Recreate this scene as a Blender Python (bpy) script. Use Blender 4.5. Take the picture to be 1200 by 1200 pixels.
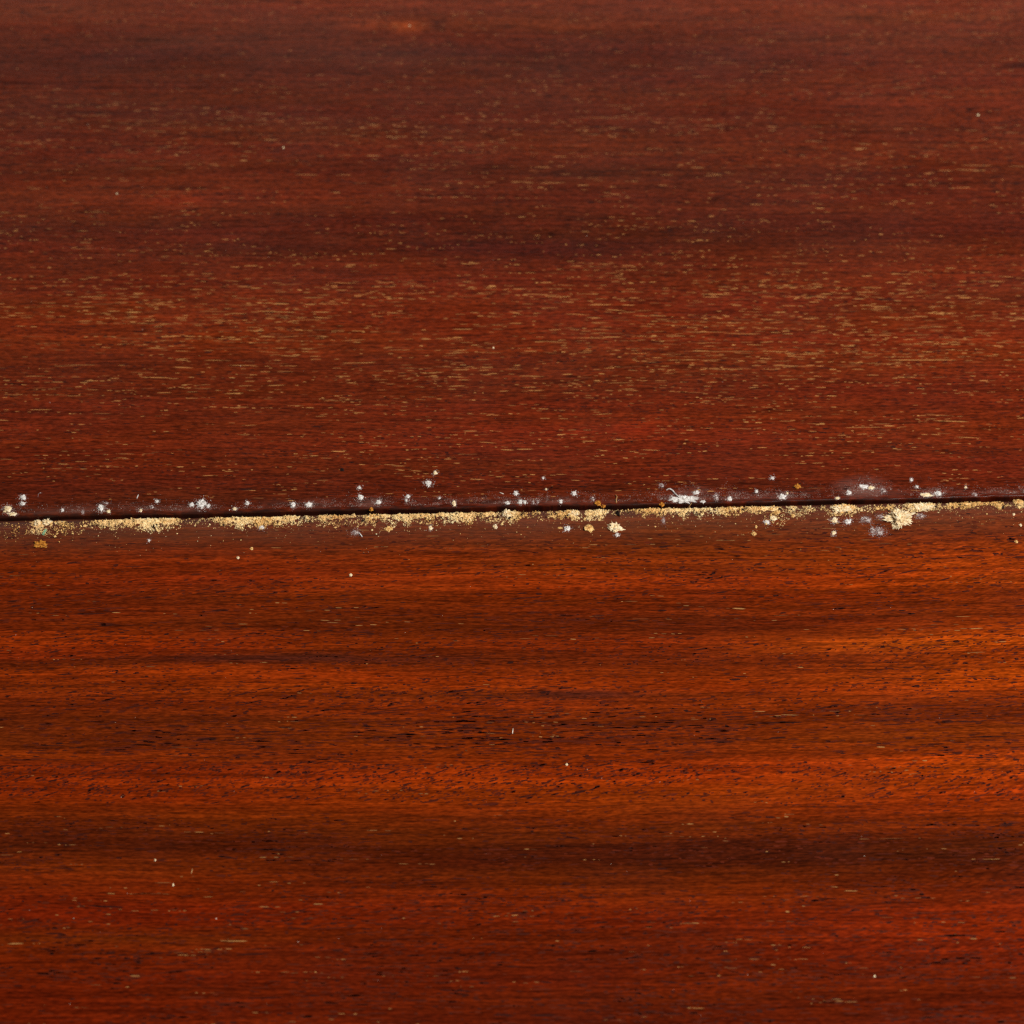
import bpy, bmesh, math, random
import numpy as np
from mathutils import Vector, noise as mnoise

for o in list(bpy.data.objects):
    bpy.data.objects.remove(o)
scene = bpy.context.scene

# ------------------------------------------------------------------ camera
PITCH = math.radians(55.0)          # looking down at the boards
DIST = 0.50                         # metres from lens to the joint
LENS = 100.0
cam_d = bpy.data.cameras.new('camera')
cam = bpy.data.objects.new('camera', cam_d)
scene.collection.objects.link(cam)
cam_d.sensor_fit = 'HORIZONTAL'
cam_d.sensor_width = 36.0
cam_d.lens = LENS
cam_d.clip_start = 0.01
cam_d.clip_end = 50.0
CAM = Vector((0.0, -DIST * math.cos(PITCH), DIST * math.sin(PITCH)))
cam.location = CAM
cam.rotation_euler = (math.pi / 2 - PITCH, 0.0, 0.0)
cam_d.dof.use_dof = True
cam_d.dof.focus_distance = 0.487
cam_d.dof.aperture_fstop = 21.0
scene.camera = cam

# ------------------------------------------------------------------ world and lamps (studio light, not daylight)
world = bpy.data.worlds.new('World')
scene.world = world
world.use_nodes = True
wbg = world.node_tree.nodes['Background']
wbg.inputs[0].default_value = (1.0, 0.97, 0.93, 1.0)
wbg.inputs[1].default_value = 0.02


def area_lamp(name, loc, target, sx, sy, watts, col):
    d = bpy.data.lights.new(name, 'AREA')
    d.shape = 'RECTANGLE'
    d.size, d.size_y = sx, sy
    d.energy = watts
    d.color = col
    o = bpy.data.objects.new(name, d)
    scene.collection.objects.link(o)
    o.location = loc
    o.rotation_euler = (Vector(target) - Vector(loc)).to_track_quat('-Z', 'Y').to_euler()
    return o


# key softbox high on the right, low wide softbox beyond the far edge of the boards
area_lamp('key_softbox', (0.50, -0.26, 0.80), (0.02, 0.0, 0.0), 0.36, 0.36, 12.0, (1.0, 0.965, 0.92))
area_lamp('back_softbox', (0.0, 1.25, 0.58), (0.0, 0.10, 0.05), 1.7, 0.74, 3.3, (1.0, 0.88, 0.78))

# ------------------------------------------------------------------ exposure / render
scene.view_settings.view_transform = 'Standard'
scene.view_settings.look = 'None'
scene.view_settings.exposure = 0.0
scene.view_settings.gamma = 1.0
scene.view_settings.use_curve_mapping = False
scene.render.engine = 'CYCLES'
scene.cycles.use_denoising = False
scene.cycles.use_adaptive_sampling = False
scene.cycles.max_bounces = 4
scene.cycles.pixel_filter_type = 'BLACKMAN_HARRIS'
scene.cycles.filter_width = 1.3

# ------------------------------------------------------------------ geometry of the place
PX = 0.18 / 1200.0                  # one photo pixel at the joint = 0.15 mm
_T = 18.0 / LENS
_f = np.array([0, math.cos(PITCH), -math.sin(PITCH)])
_u = np.array([0, math.sin(PITCH), math.cos(PITCH)])
_r = np.array([1.0, 0, 0])
_c = np.array(CAM)


def plane_at(px, py, z=0.0):
    """the point of the board plane (height z) that shows at a given place of the photograph"""
    px = np.asarray(px, float)
    py = np.asarray(py, float)
    d = _f + np.multiply.outer((600 - py) / 600 * _T, _u) + np.multiply.outer((px - 600) / 600 * _T, _r)
    t = (np.asarray(z) - _c[2]) / d[..., 2]
    return _c[0] + d[..., 0] * t, _c[1] + d[..., 1] * t


# the joint between the two boards runs slightly askew
_xa, _ya = plane_at(0, 607.5)
_xb, _yb = plane_at(1200, 583.5)
SLOPE = float((_yb - _ya) / (_xb - _xa))
OFF = float(_ya - SLOPE * _xa)


def joint_y(x):
    return OFF + SLOPE * x


GAP = 0.00028        # half width of the open joint
LOW_Z = -0.00012     # the lower board lies a touch lower
DROP = 0.00058       # its worn edge falls away towards the joint
DROP_LEN = 0.0078
UP_R = 0.00032       # small arris on the upper board


def vnoise(x, y, seed=0):
    """smooth value noise 0..1 on arrays"""
    x = np.asarray(x, float)
    y = np.asarray(y, float)
    xi, yi = np.floor(x).astype(np.int64), np.floor(y).astype(np.int64)
    fx, fy = x - xi, y - yi
    fx, fy = fx * fx * (3 - 2 * fx), fy * fy * (3 - 2 * fy)

    def h(a, b):
        n = (a * 374761393 + b * 668265263 + seed * 2147483647 + 1013904223) & 0xffffffff
        n = ((n ^ (n >> 13)) * 1274126177) & 0xffffffff
        n = n ^ (n >> 16)
        return (n & 0xffff) / 65535.0
    a = h(xi, yi) * (1 - fx) + h(xi + 1, yi) * fx
    b = h(xi, yi + 1) * (1 - fx) + h(xi + 1, yi + 1) * fx
    return a * (1 - fy) + b * fy


def surf_z(x, y):
    """height of the boards' surface"""
    v = np.asarray(y) - joint_y(np.asarray(x))
    d = np.clip(-v - GAP, 0, None)
    low = LOW_Z - DROP * np.clip(1 - d / DROP_LEN, 0, 1) ** 2.4
    e = np.clip(v - GAP, 0, UP_R)
    up = -(UP_R - np.sqrt(np.clip(UP_R ** 2 - (UP_R - e) ** 2, 0, None)))
    return np.where(v > 0, up, low)


def on_board(px, py):
    px = np.asarray(px, float)
    py = np.asarray(py, float)
    x, y = plane_at(px, py)
    z = surf_z(x, y)
    for _ in range(4):
        x, y = plane_at(px, py, z)
        z = surf_z(x, y)
    return x, y, z


def lin(c):
    out = []
    for v in c[:3]:
        v = v / 255.0
        out.append(v / 12.92 if v <= 0.04045 else ((v + 0.055) / 1.055) ** 2.4)
    return out


# ------------------------------------------------------------------ material helpers
def new_mat(name):
    m = bpy.data.materials.new(name)
    m.use_nodes = True
    nt = m.node_tree
    return m, nt, nt.nodes['Principled BSDF']


class G:
    """tiny node-graph helper"""
    def __init__(self, nt):
        self.nt = nt

    def n(self, t, **kw):
        nd = self.nt.nodes.new(t)
        for k, v in kw.items():
            setattr(nd, k, v)
        return nd

    def link(self, a, b):
        self.nt.links.new(a, b)

    def put(self, sock, v):
        if hasattr(v, 'is_linked') or isinstance(v, bpy.types.NodeSocket):
            self.link(v, sock)
        else:
            sock.default_value = v

    def math(self, op, a, b=0.0, c=0.0, clamp=False):
        nd = self.n('ShaderNodeMath', operation=op, use_clamp=clamp)
        self.put(nd.inputs[0], a)
        self.put(nd.inputs[1], b)
        self.put(nd.inputs[2], c)
        return nd.outputs[0]

    def maprange(self, v, a, b, c, d, smooth=False):
        nd = self.n('ShaderNodeMapRange', clamp=True)
        if smooth:
            nd.interpolation_type = 'SMOOTHSTEP'
        for i, q in enumerate((v, a, b, c, d)):
            self.put(nd.inputs[i], q)
        return nd.outputs[0]

    def vec(self, x, y, z=0.0):
        nd = self.n('ShaderNodeCombineXYZ')
        for i, q in enumerate((x, y, z)):
            self.put(nd.inputs[i], q)
        return nd.outputs[0]

    def noise(self, vec, scale=1.0, detail=2.0, rough=0.5):
        nd = self.n('ShaderNodeTexNoise')
        self.link(vec, nd.inputs['Vector'])
        nd.inputs['Scale'].default_value = scale
        nd.inputs['Detail'].default_value = detail
        nd.inputs['Roughness'].default_value = rough
        return nd.outputs[0]

    def mix(self, f, a, b, mode='MIX'):
        nd = self.n('ShaderNodeMix', data_type='RGBA', blend_type=mode)
        self.put(nd.inputs[0], f)
        for s, q in ((nd.inputs[6], a), (nd.inputs[7], b)):
            if isinstance(q, (tuple, list)):
                s.default_value = (*q[:3], 1)
            else:
                self.link(q, s)
        return nd.outputs[2]

    def ramp(self, f, stops):
        nd = self.n('ShaderNodeValToRGB')
        self.link(f, nd.inputs[0])
        cr = nd.color_ramp
        cr.interpolation = 'LINEAR'
        while len(cr.elements) > 1:
            cr.elements.remove(cr.elements[-1])
        cr.elements[0].position = stops[0][0]
        cr.elements[0].color = (*stops[0][1], 1)
        for p, c in stops[1:]:
            e = cr.elements.new(p)
            e.color = (*c, 1)
        return nd.outputs[0]


# figure of the wood across the grain, read at three places along the board
UPPER_BANDS = [
    (-120, (92, 34, 20), (92, 34, 20), (92, 34, 20)),
    (0,   (112, 42, 24), (108, 41, 24), (110, 42, 24)),
    (25,  (104, 38, 21), (96, 36, 21), (102, 39, 22)),
    (45,  (82, 29, 18), (80, 28, 18), (88, 32, 19)),
    (62,  (74, 26, 18), (72, 25, 18), (82, 29, 18)),
    (90,  (78, 27, 18), (78, 27, 18), (96, 32, 17)),
    (115, (88, 31, 18), (88, 31, 18), (98, 34, 18)),
    (150, (90, 32, 18), (84, 30, 18), (92, 32, 18)),
    (175, (94, 33, 17), (90, 31, 17), (94, 33, 17)),
    (190, (90, 31, 17), (86, 29, 16), (98, 35, 16)),
    (207, (84, 29, 16), (72, 25, 16), (80, 28, 16)),
    (225, (98, 34, 16), (84, 29, 16), (88, 30, 16)),
    (250, (90, 31, 16), (80, 27, 16), (80, 27, 16)),
    (272, (76, 25, 16), (70, 24, 15), (82, 27, 16)),
    (295, (82, 27, 15), (76, 25, 15), (88, 29, 15)),
    (318, (92, 31, 15), (88, 29, 15), (96, 33, 16)),
    (345, (98, 33, 15), (96, 31, 15), (94, 32, 16)),
    (375, (108, 37, 14), (104, 34, 14), (100, 33, 14)),
    (402, (108, 38, 15), (104, 35, 14), (108, 36, 14)),
    (430, (90, 31, 15), (92, 31, 15), (104, 35, 14)),
    (455, (96, 32, 14), (90, 30, 15), (96, 31, 14)),
    (485, (92, 30, 14), (100, 31, 13), (94, 30, 13)),
    (515, (96, 31, 13), (100, 31, 13), (98, 31, 13)),
    (540, (96, 30, 12), (92, 29, 13), (94, 29, 13)),
    (562, (86, 27, 12), (86, 27, 13), (88, 27, 13)),
    (585, (74, 24, 13), (76, 24, 13), (84, 26, 13)),
    (610, (62, 22, 13), (62, 22, 13), (66, 22, 13)),
]
LOWER_BANDS = [
    (585, (96, 42, 26), (98, 44, 27), (104, 46, 27)),
    (625, (92, 37, 20), (98, 40, 22), (108, 43, 22)),
    (645, (108, 38, 16), (104, 40, 18), (124, 47, 18)),
    (662, (122, 40, 14), (120, 43, 16), (158, 62, 16)),
    (682, (114, 37, 13), (132, 45, 14), (154, 58, 14)),
    (700, (100, 34, 13), (114, 38, 13), (116, 38, 13)),
    (725, (98, 33, 13), (90, 31, 13), (110, 37, 13)),
    (741, (124, 41, 12), (106, 36, 13), (142, 52, 13)),
    (755, (136, 44, 11), (132, 46, 13), (178, 74, 15)),
    (766, (110, 35, 12), (96, 33, 14), (130, 48, 13)),
    (776, (82, 28, 13), (98, 34, 13), (132, 47, 12)),
    (787, (132, 46, 12), (118, 40, 12), (150, 56, 12)),
    (801, (122, 42, 11), (146, 50, 12), (178, 70, 13)),
    (813, (116, 40, 12), (92, 33, 13), (166, 62, 12)),
    (825, (108, 37, 12), (122, 42, 12), (118, 41, 12)),
    (846, (94, 33, 12), (104, 37, 12), (94, 32, 12)),
    (870, (98, 36, 11), (112, 40, 11), (120, 47, 11)),
    (886, (122, 44, 11), (122, 42, 11), (138, 52, 11)),
    (896, (104, 32, 11), (126, 41, 11), (166, 62, 11)),
    (915, (132, 42, 9), (142, 49, 10), (158, 56, 11)),
    (935, (126, 41, 9), (130, 46, 10), (156, 54, 11)),
    (950, (110, 38, 10), (116, 41, 10), (134, 45, 11)),
    (972, (82, 29, 11), (98, 35, 11), (116, 42, 11)),
    (988, (74, 26, 10), (78, 26, 10), (88, 30, 11)),
    (1008, (98, 34, 11), (70, 22, 9), (70, 24, 9)),
    (1025, (108, 35, 10), (90, 31, 9), (74, 24, 8)),
    (1048, (110, 32, 9), (112, 36, 9), (98, 30, 8)),
    (1078, (112, 30, 8), (110, 32, 8), (124, 33, 8)),
    (1098, (100, 36, 9), (96, 28, 8), (128, 36, 8)),
    (1125, (106, 30, 8), (82, 23, 8), (108, 30, 8)),
    (1165, (100, 27, 8), (92, 26, 8), (96, 26, 8)),
    (1330, (92, 25, 8), (92, 27, 8), (88, 24, 8)),
]


def wood_material(name, bands, seed, lower):
    m, nt, bsdf = new_mat(name)
    g = G(nt)
    tc = g.n('ShaderNodeTexCoord')
    sep = g.n('ShaderNodeSeparateXYZ')
    g.link(tc.outputs['Object'], sep.inputs[0])
    x, y, z = sep.outputs[0], sep.outputs[1], sep.outputs[2]
    # the figure wanders a little along the grain
    w1 = g.noise(g.vec(g.math('MULTIPLY', x, 11.0), g.math('MULTIPLY', y, 30.0), seed), 1.0, 2.0, 0.5)
    w2 = g.noise(g.vec(g.math('MULTIPLY', x, 55.0), g.math('MULTIPLY', y, 200.0), seed + 4), 1.0, 3.0, 0.55)
    yw = g.math('ADD', y, g.math('MULTIPLY', g.math('SUBTRACT', w1, 0.5), 0.0035))
    yw = g.math('ADD', yw, g.math('MULTIPLY', g.math('SUBTRACT', w2, 0.5), 0.0010))
    if lower:
        xr = g.math('MAXIMUM', x, 0.0)
        yw = g.math('SUBTRACT', yw, g.math('MULTIPLY', g.math('MULTIPLY', xr, xr), 0.20))
    ys = [float(plane_at(600, b[0])[1]) for b in bands]
    lo, hi = min(ys), max(ys)
    pos = g.maprange(yw, lo, hi, 0.0, 1.0)
    cols = []
    for k in (1, 2, 3):
        rows = []
        for i, b in enumerate(bands):
            near = [np.array(q[k], float) for q in bands[max(0, i - 3):i + 4]]
            keep = 0.86 if lower else 0.66
            tone = np.array(b[k], float) * keep + np.mean(near, 0) * (1 - keep)
            if lower and k == 3:
                tone = tone * np.array((0.97, 0.96, 1.0))
            rows.append(tone)
        st = sorted(((yy - lo) / (hi - lo), lin(r)) for yy, r in zip(ys, rows))
        cols.append(g.ramp(pos, st))
    xw = g.math('ADD', x, g.math('MULTIPLY', g.math('SUBTRACT', g.noise(
        g.vec(g.math('MULTIPLY', x, 14.0), g.math('MULTIPLY', y, 160.0), seed + 9), 1.0, 2.0), 0.5), 0.07))
    c = g.mix(g.maprange(xw, -0.066, -0.008, 0, 1, True), cols[0], cols[1])
    c = g.mix(g.maprange(xw, 0.020, 0.088, 0, 1, True), c, cols[2])

    def mul(c, f):
        v = g.n('ShaderNodeVectorMath', operation='MULTIPLY')
        g.link(c, v.inputs[0])
        g.put(v.inputs[1], f)
        return v.outputs[0]

    def gain(nz, a, lo_=0.36, hi_=0.64):
        q = g.maprange(nz, lo_, hi_, 1 - a, 1 + a)
        return g.vec(q, q, q)
    c = mul(c, g.vec(0.98, 0.92, 0.34) if lower else g.vec(1.21, 1.20, 0.80))
    def spot(px, py, rx, ry, amount):
        cx, cy = plane_at(px, py)
        dx = g.math('DIVIDE', g.math('SUBTRACT', x, float(cx)), rx * PX)
        dy = g.math('DIVIDE', g.math('SUBTRACT', yw, float(cy)), ry * PX)
        d = g.math('SQRT', g.math('ADD', g.math('MULTIPLY', dx, dx), g.math('MULTIPLY', dy, dy)))
        d = g.math('ADD', d, g.math('MULTIPLY', g.math('SUBTRACT', w2, 0.5), 0.9))
        return g.math('MULTIPLY', g.maprange(d, 0.0, 1.0, 1.0, 0.0, True), amount)
    if not lower:
        c = g.mix(spot(478, 33, 36, 20, 0.62), c, lin((170, 70, 28)))
        c = g.mix(spot(514, 29, 28, 16, 0.6), c, lin((52, 20, 18)))
        c = g.mix(spot(436, 31, 70, 16, 0.4), c, lin((140, 55, 24)))
        c = g.mix(spot(748, 502, 60, 26, 0.45), c, lin((140, 40, 12)))
        c = g.mix(spot(1195, 78, 34, 9, 0.8), c, lin((40, 10, 8)))
        c = g.mix(spot(330, 290, 150, 28, 0.5), c, lin((58, 20, 16)))
        c = g.mix(spot(610, 288, 260, 24, 0.35), c, lin((60, 21, 18)))
        c = g.mix(spot(540, 62, 240, 20, 0.4), c, lin((62, 22, 20)))
        c = g.mix(spot(180, 66, 190, 16, 0.35), c, lin((62, 22, 20)))
        c = g.mix(spot(960, 262, 200, 18, 0.3), c, lin((62, 22, 18)))
        c = g.mix(spot(210, 238, 60, 10, 0.5), c, lin((128, 40, 14)))
    else:
        c = g.mix(spot(360, 772, 270, 9, 0.75), c, lin((66, 26, 18)))
        c = g.mix(spot(690, 812, 115, 8, 0.7), c, lin((66, 26, 16)))
        c = g.mix(spot(900, 1000, 420, 24, 0.35), c, lin((60, 20, 8)))
    # growth streaks, from broad to hair fine
    n0 = g.noise(g.vec(g.math('MULTIPLY', x, 9.0), g.math('MULTIPLY', yw, 90.0), seed + 1), 1, 2)
    n1 = g.noise(g.vec(g.math('MULTIPLY', x, 9.0), g.math('MULTIPLY', yw, 900.0), seed + 2), 1, 3, 0.6)
    n2 = g.noise(g.vec(g.math('MULTIPLY', x, 60.0), g.math('MULTIPLY', yw, 2700.0), seed + 3), 1, 2, 0.6)
    n3 = g.noise(g.vec(g.math('MULTIPLY', x, 900.0), g.math('MULTIPLY', yw, 4200.0), seed + 5), 1, 1, 0.6)
    c = mul(c, gain(n0, 0.07))
    c = mul(c, gain(n1, 0.23 if lower else 0.13))
    c = mul(c, gain(n2, 0.19 if lower else 0.18))
    c = mul(c, gain(n3, 0.26 if lower else 0.30))
    # short dark vessel lines below the size of the single pores
    for fx, fy, lo_, hi_, dark in ((330.0, 4300.0, 0.55, 0.68, 0.50), (760.0, 5200.0, 0.56, 0.70, 0.45), (90.0, 3300.0, 0.57, 0.68, 0.38)):
        nv = g.noise(g.vec(g.math('MULTIPLY', x, fx), g.math('MULTIPLY', yw, fy), seed + fx), 1, 1, 0.5)
        q = g.maprange(nv, lo_, hi_, 1.0, 1.0 - dark * (0.85 if lower else 0.95))
        c = mul(c, g.vec(q, q, q))
    c = mul(c, g.vec(1.10, 1.10, 1.10))
    # ripple figure across the grain, patchy
    ra = math.radians(24)
    ru = g.math('ADD', g.math('MULTIPLY', x, math.cos(ra)), g.math('MULTIPLY', y, math.sin(ra)))
    rw = g.math('SUBTRACT', g.math('MULTIPLY', y, math.cos(ra)), g.math('MULTIPLY', x, math.sin(ra)))
    rip = g.noise(g.vec(g.math('MULTIPLY', ru, 420.0), g.math('MULTIPLY', rw, 2300.0), seed + 6), 1, 2, 0.6)
    msk = g.maprange(g.noise(g.vec(g.math('MULTIPLY', x, 16.0), g.math('MULTIPLY', yw, 110.0), seed + 7), 1, 2), 0.42, 0.66, 0.0, 1.0)
    q = g.math('ADD', 1.0, g.math('MULTIPLY', g.math('SUBTRACT', g.maprange(rip, 0.3, 0.7, 0, 1), 0.5),
                                  g.math('MULTIPLY', msk, g.maprange(x, -0.02, 0.08, 0.40, 0.85) if lower else 0.2)))
    c = mul(c, g.vec(q, q, q))
    # warm and cool tint drift
    n4 = g.noise(g.vec(g.math('MULTIPLY', x, 20.0), g.math('MULTIPLY', yw, 240.0), seed + 8), 1, 2)
    c = mul(c, g.vec(1.0, g.maprange(n4, 0.3, 0.7, 0.92, 1.09), g.maprange(n4, 0.3, 0.7, 1.06, 0.92)))

    # grime worked into the wood along the open joint
    v = g.math('ABSOLUTE', g.math('SUBTRACT', g.math('SUBTRACT', y, OFF), g.math('MULTIPLY', x, SLOPE)))
    gn = g.noise(g.vec(g.math('MULTIPLY', x, 400.0), g.math('MULTIPLY', y, 700.0), seed + 11), 1, 3, 0.6)
    reach = 0.0021 if lower else 0.0008
    gr = g.maprange(g.math('ADD', v, g.math('MULTIPLY', g.math('SUBTRACT', gn, 0.5), 0.0024)), reach * 0.35, reach, 1.0, 0.0)
    c = g.mix(g.math('MULTIPLY', gr, 0.78), c, lin((38, 22, 18)))
    # beside the joint: dull mildew film on the upper board, painted sheen on the lower
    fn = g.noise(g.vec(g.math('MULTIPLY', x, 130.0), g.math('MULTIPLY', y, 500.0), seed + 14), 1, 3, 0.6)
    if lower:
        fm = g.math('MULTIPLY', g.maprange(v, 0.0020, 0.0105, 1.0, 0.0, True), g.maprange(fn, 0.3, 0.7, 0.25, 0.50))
        c = g.mix(fm, c, lin((106, 60, 44)))  # milky reflection on the rounded edge, mixed into the base colour
    else:
        fm = g.math('MULTIPLY', g.maprange(v, 0.0010, 0.0034, 1.0, 0.0, True), g.maprange(fn, 0.42, 0.68, 0.0, 0.20))
        for a_, b_, rx_, ry_, k_ in ((1012, 574, 42, 27, 0.55), (812, 582, 42, 17, 0.5), (655, 587, 45, 12, 0.4), (372, 592, 34, 10, 0.4), (915, 583, 24, 10, 0.4), (1096, 579, 26, 12, 0.4), (436, 589, 24, 13, 0.4), (855, 584, 22, 13, 0.4), (578, 590, 26, 9, 0.35)):
            fm = g.math('MAXIMUM', fm, g.math('MULTIPLY', spot(a_, b_, rx_, ry_, k_), g.maprange(fn, 0.36, 0.66, 0.25, 0.85)))
        fm = g.math('MULTIPLY', fm, g.maprange(v, GAP + 0.0002, GAP + 0.0007, 0.0, 1.0))
        c = g.mix(fm, c, lin((136, 102, 92)))
    g.link(c, bsdf.inputs['Base Color'])
    # old satin polish, slightly uneven
    rn = g.noise(g.vec(g.math('MULTIPLY', x, 60.0), g.math('MULTIPLY', y, 90.0), seed + 12), 1, 3, 0.6)
    g.link(g.maprange(rn, 0.3, 0.7, 0.20, 0.29), bsdf.inputs['Roughness'])
    bsdf.inputs['Specular IOR Level'].default_value = 0.22 if lower else 0.31
    b1 = g.n('ShaderNodeBump')
    b1.inputs['Strength'].default_value = 0.35
    b1.inputs['Distance'].default_value = 0.00006
    g.link(g.math('ADD', n2, g.math('MULTIPLY', n3, 0.8)), b1.inputs['Height'])
    b2 = g.n('ShaderNodeBump')
    b2.inputs['Strength'].default_value = 0.5
    b2.inputs['Distance'].default_value = 0.0012
    g.link(g.noise(g.vec(g.math('MULTIPLY', x, 22.0), g.math('MULTIPLY', y, 34.0), seed + 13), 1, 2), b2.inputs['Height'])
    g.link(b2.outputs[0], b1.inputs['Normal'])
    g.link(b1.outputs[0], bsdf.inputs['Normal'])
    return m


def tone_material(name, rough, spec=0.3):
    """colour comes from the piece's own tone"""
    m, nt, bsdf = new_mat(name)
    g = G(nt)
    at = g.n('ShaderNodeAttribute', attribute_name='tone')
    tc = g.n('ShaderNodeTexCoord')
    nz = g.noise(tc.outputs['Object'], 5200.0, 2, 0.6)
    q = g.maprange(nz, 0.3, 0.7, 0.82, 1.15)
    v = g.n('ShaderNodeVectorMath', operation='MULTIPLY')
    g.link(at.outputs['Color'], v.inputs[0])
    g.link(g.vec(q, q, q), v.inputs[1])
    g.link(v.outputs[0], bsdf.inputs['Base Color'])
    bsdf.inputs['Roughness'].default_value = rough
    bsdf.inputs['Specular IOR Level'].default_value = spec
    return m


def crumb_material(name, a, b, scale=2600.0, lacy=0.0):
    m, nt, bsdf = new_mat(name)
    g = G(nt)
    tc = g.n('ShaderNodeTexCoord')
    n1 = g.noise(tc.outputs['Object'], scale, 3, 0.65)
    c = g.mix(g.maprange(n1, 0.34, 0.62, 0, 1), lin(a), lin(b))
    g.link(c, bsdf.inputs['Base Color'])
    bsdf.inputs['Roughness'].default_value = 0.95
    bsdf.inputs['Specular IOR Level'].default_value = 0.1
    if lacy:
        ln = g.noise(tc.outputs['Object'], 4200.0, 2, 0.7)
        g.link(g.maprange(ln, lacy, lacy + 0.12, 0.0, 0.92), bsdf.inputs['Alpha'])
    bp = g.n('ShaderNodeBump')
    bp.inputs['Strength'].default_value = 0.8
    bp.inputs['Distance'].default_value = 0.0001
    g.link(g.noise(tc.outputs['Object'], scale * 2.2, 2, 0.6), bp.inputs['Height'])
    g.link(bp.outputs[0], bsdf.inputs['Normal'])
    return m


MAT_UP = wood_material('mahogany_upper', UPPER_BANDS, 3.7, False)
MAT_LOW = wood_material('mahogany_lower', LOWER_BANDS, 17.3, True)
MAT_PORE = tone_material('grain_filler', 0.32, 0.3)
MAT_DUST = tone_material('powder', 0.95, 0.1)
MAT_WHITE = crumb_material('white_mould', (188, 176, 168), (255, 252, 246), lacy=0.27)
MAT_CREAM = crumb_material('cream_powder', (216, 180, 122), (255, 240, 205))
MAT_TAN = crumb_material('tan_powder', (190, 134, 66), (246, 208, 140))
MAT_OCHRE = crumb_material('ochre_crumb', (140, 80, 22), (214, 146, 60))
MAT_GREY = crumb_material('grey_mould', (134, 108, 104), (216, 202, 196), lacy=0.47)
MAT_GREEN = crumb_material('green_paint', (104, 146, 112), (140, 182, 146))
MAT_BLACK = crumb_material('black_grit', (16, 12, 12), (40, 28, 26))


# ------------------------------------------------------------------ object helpers
def link(o, parent=None):
    scene.collection.objects.link(o)
    if parent:
        o.parent = parent
    return o


def from_arrays(name, verts, faces, mat, parent=None, tones=None, smooth=False):
    me = bpy.data.meshes.new(name)
    me.from_pydata([tuple(v) for v in verts], [], faces)
    me.materials.append(mat)
    if tones is not None:
        at = me.attributes.new('tone', 'FLOAT_COLOR', 'POINT')
        t4 = np.ones((len(verts), 4), np.float32)
        t4[:, :3] = tones
        at.data.foreach_set('color', t4.ravel())
    if smooth:
        me.polygons.foreach_set('use_smooth', [True] * len(me.polygons))
    me.update()
    return link(bpy.data.objects.new(name, me), parent)


def tag(o, label=None, cat=None, group=None, kind=None):
    if label:
        o['label'] = label
    if cat:
        o['category'] = cat
    if group:
        o['group'] = group
    if kind:
        o['kind'] = kind
    return o


# ------------------------------------------------------------------ the two boards (rebated joint, lip over an unseen tongue added to darken the gap)
def board(name, profile, mat, wob_seed):
    """profile: (v from the joint, z, wobble weight) swept along the joint"""
    n = 700
    xs = np.linspace(-0.30, 0.30, n)
    wob = (vnoise(xs * 90, xs * 0 + 3, wob_seed) - 0.5) * 0.00026 + (vnoise(xs * 420, xs * 0 + 8, wob_seed) - 0.5) * 0.00016
    wob = wob + np.clip(vnoise(xs * 260, xs * 0 + 5, wob_seed + 2) - 0.8, 0, 1) * 0.0012 * (1 if wob_seed == 5 else -1)
    verts, faces = [], []
    k = len(profile)
    for i, x in enumerate(xs):
        for v, z, w in profile:
            verts.append((x, joint_y(x) + v + wob[i] * w, z))
    for i in range(n - 1):
        for j in range(k):
            a, b = i * k + j, i * k + (j + 1) % k
            faces.append((a, b, b + k, a + k))
    faces.append(tuple(range(k - 1, -1, -1)))
    faces.append(tuple((n - 1) * k + j for j in range(k)))
    o = from_arrays(name, verts, faces, mat, smooth=True)
    bm = bmesh.new()
    bm.from_mesh(o.data)
    bmesh.ops.recalc_face_normals(bm, faces=bm.faces)
    bm.to_mesh(o.data)
    bm.free()
    o.data.set_sharp_from_angle(angle=math.radians(28))
    return o


prof = [(GAP, -0.0050, 1), (GAP, -UP_R - 0.0004, 1)]
for i in range(9):
    a = math.pi / 2 * i / 8
    prof.append((GAP + UP_R - UP_R * math.cos(a), -UP_R + UP_R * math.sin(a), 1))
prof += [(GAP + UP_R + 0.00015, 0, 0.8), (0.004, 0, 0), (0.26, 0, 0), (0.26, -0.018, 0), (0.010, -0.018, 0), (0.010, -0.0050, 0)]
upper = board('upper_board', prof, MAT_UP, 5)
tag(upper, 'dark red mahogany board with pale grain flecks, above the open joint', 'board')

prof = [(-GAP, LOW_Z - DROP - 0.0003, 1)]
for i in range(17):
    d = DROP_LEN * (i / 16) ** 1.3
    prof.append((-GAP - d, LOW_Z - DROP * (1 - d / DROP_LEN) ** 2.4, max(0, 1 - i / 5)))
prof += [(-0.0095, LOW_Z, 0), (-0.20, LOW_Z, 0), (-0.20, -0.018, 0), (0.0085, -0.018, 0), (0.0085, -0.0062, 0), (-GAP, -0.0062, 1)]
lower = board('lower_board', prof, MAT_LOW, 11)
tag(lower, 'orange brown striped mahogany board with powdery edge, below the open joint', 'board')


# ------------------------------------------------------------------ grain pores (filled vessels), too fine to pick apart singly
rng = np.random.default_rng(7)


def interp(py, table, col):
    t = np.array([(a[0], a[col]) for a in table], float)
    return np.interp(py, t[:, 0], t[:, 1])


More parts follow.
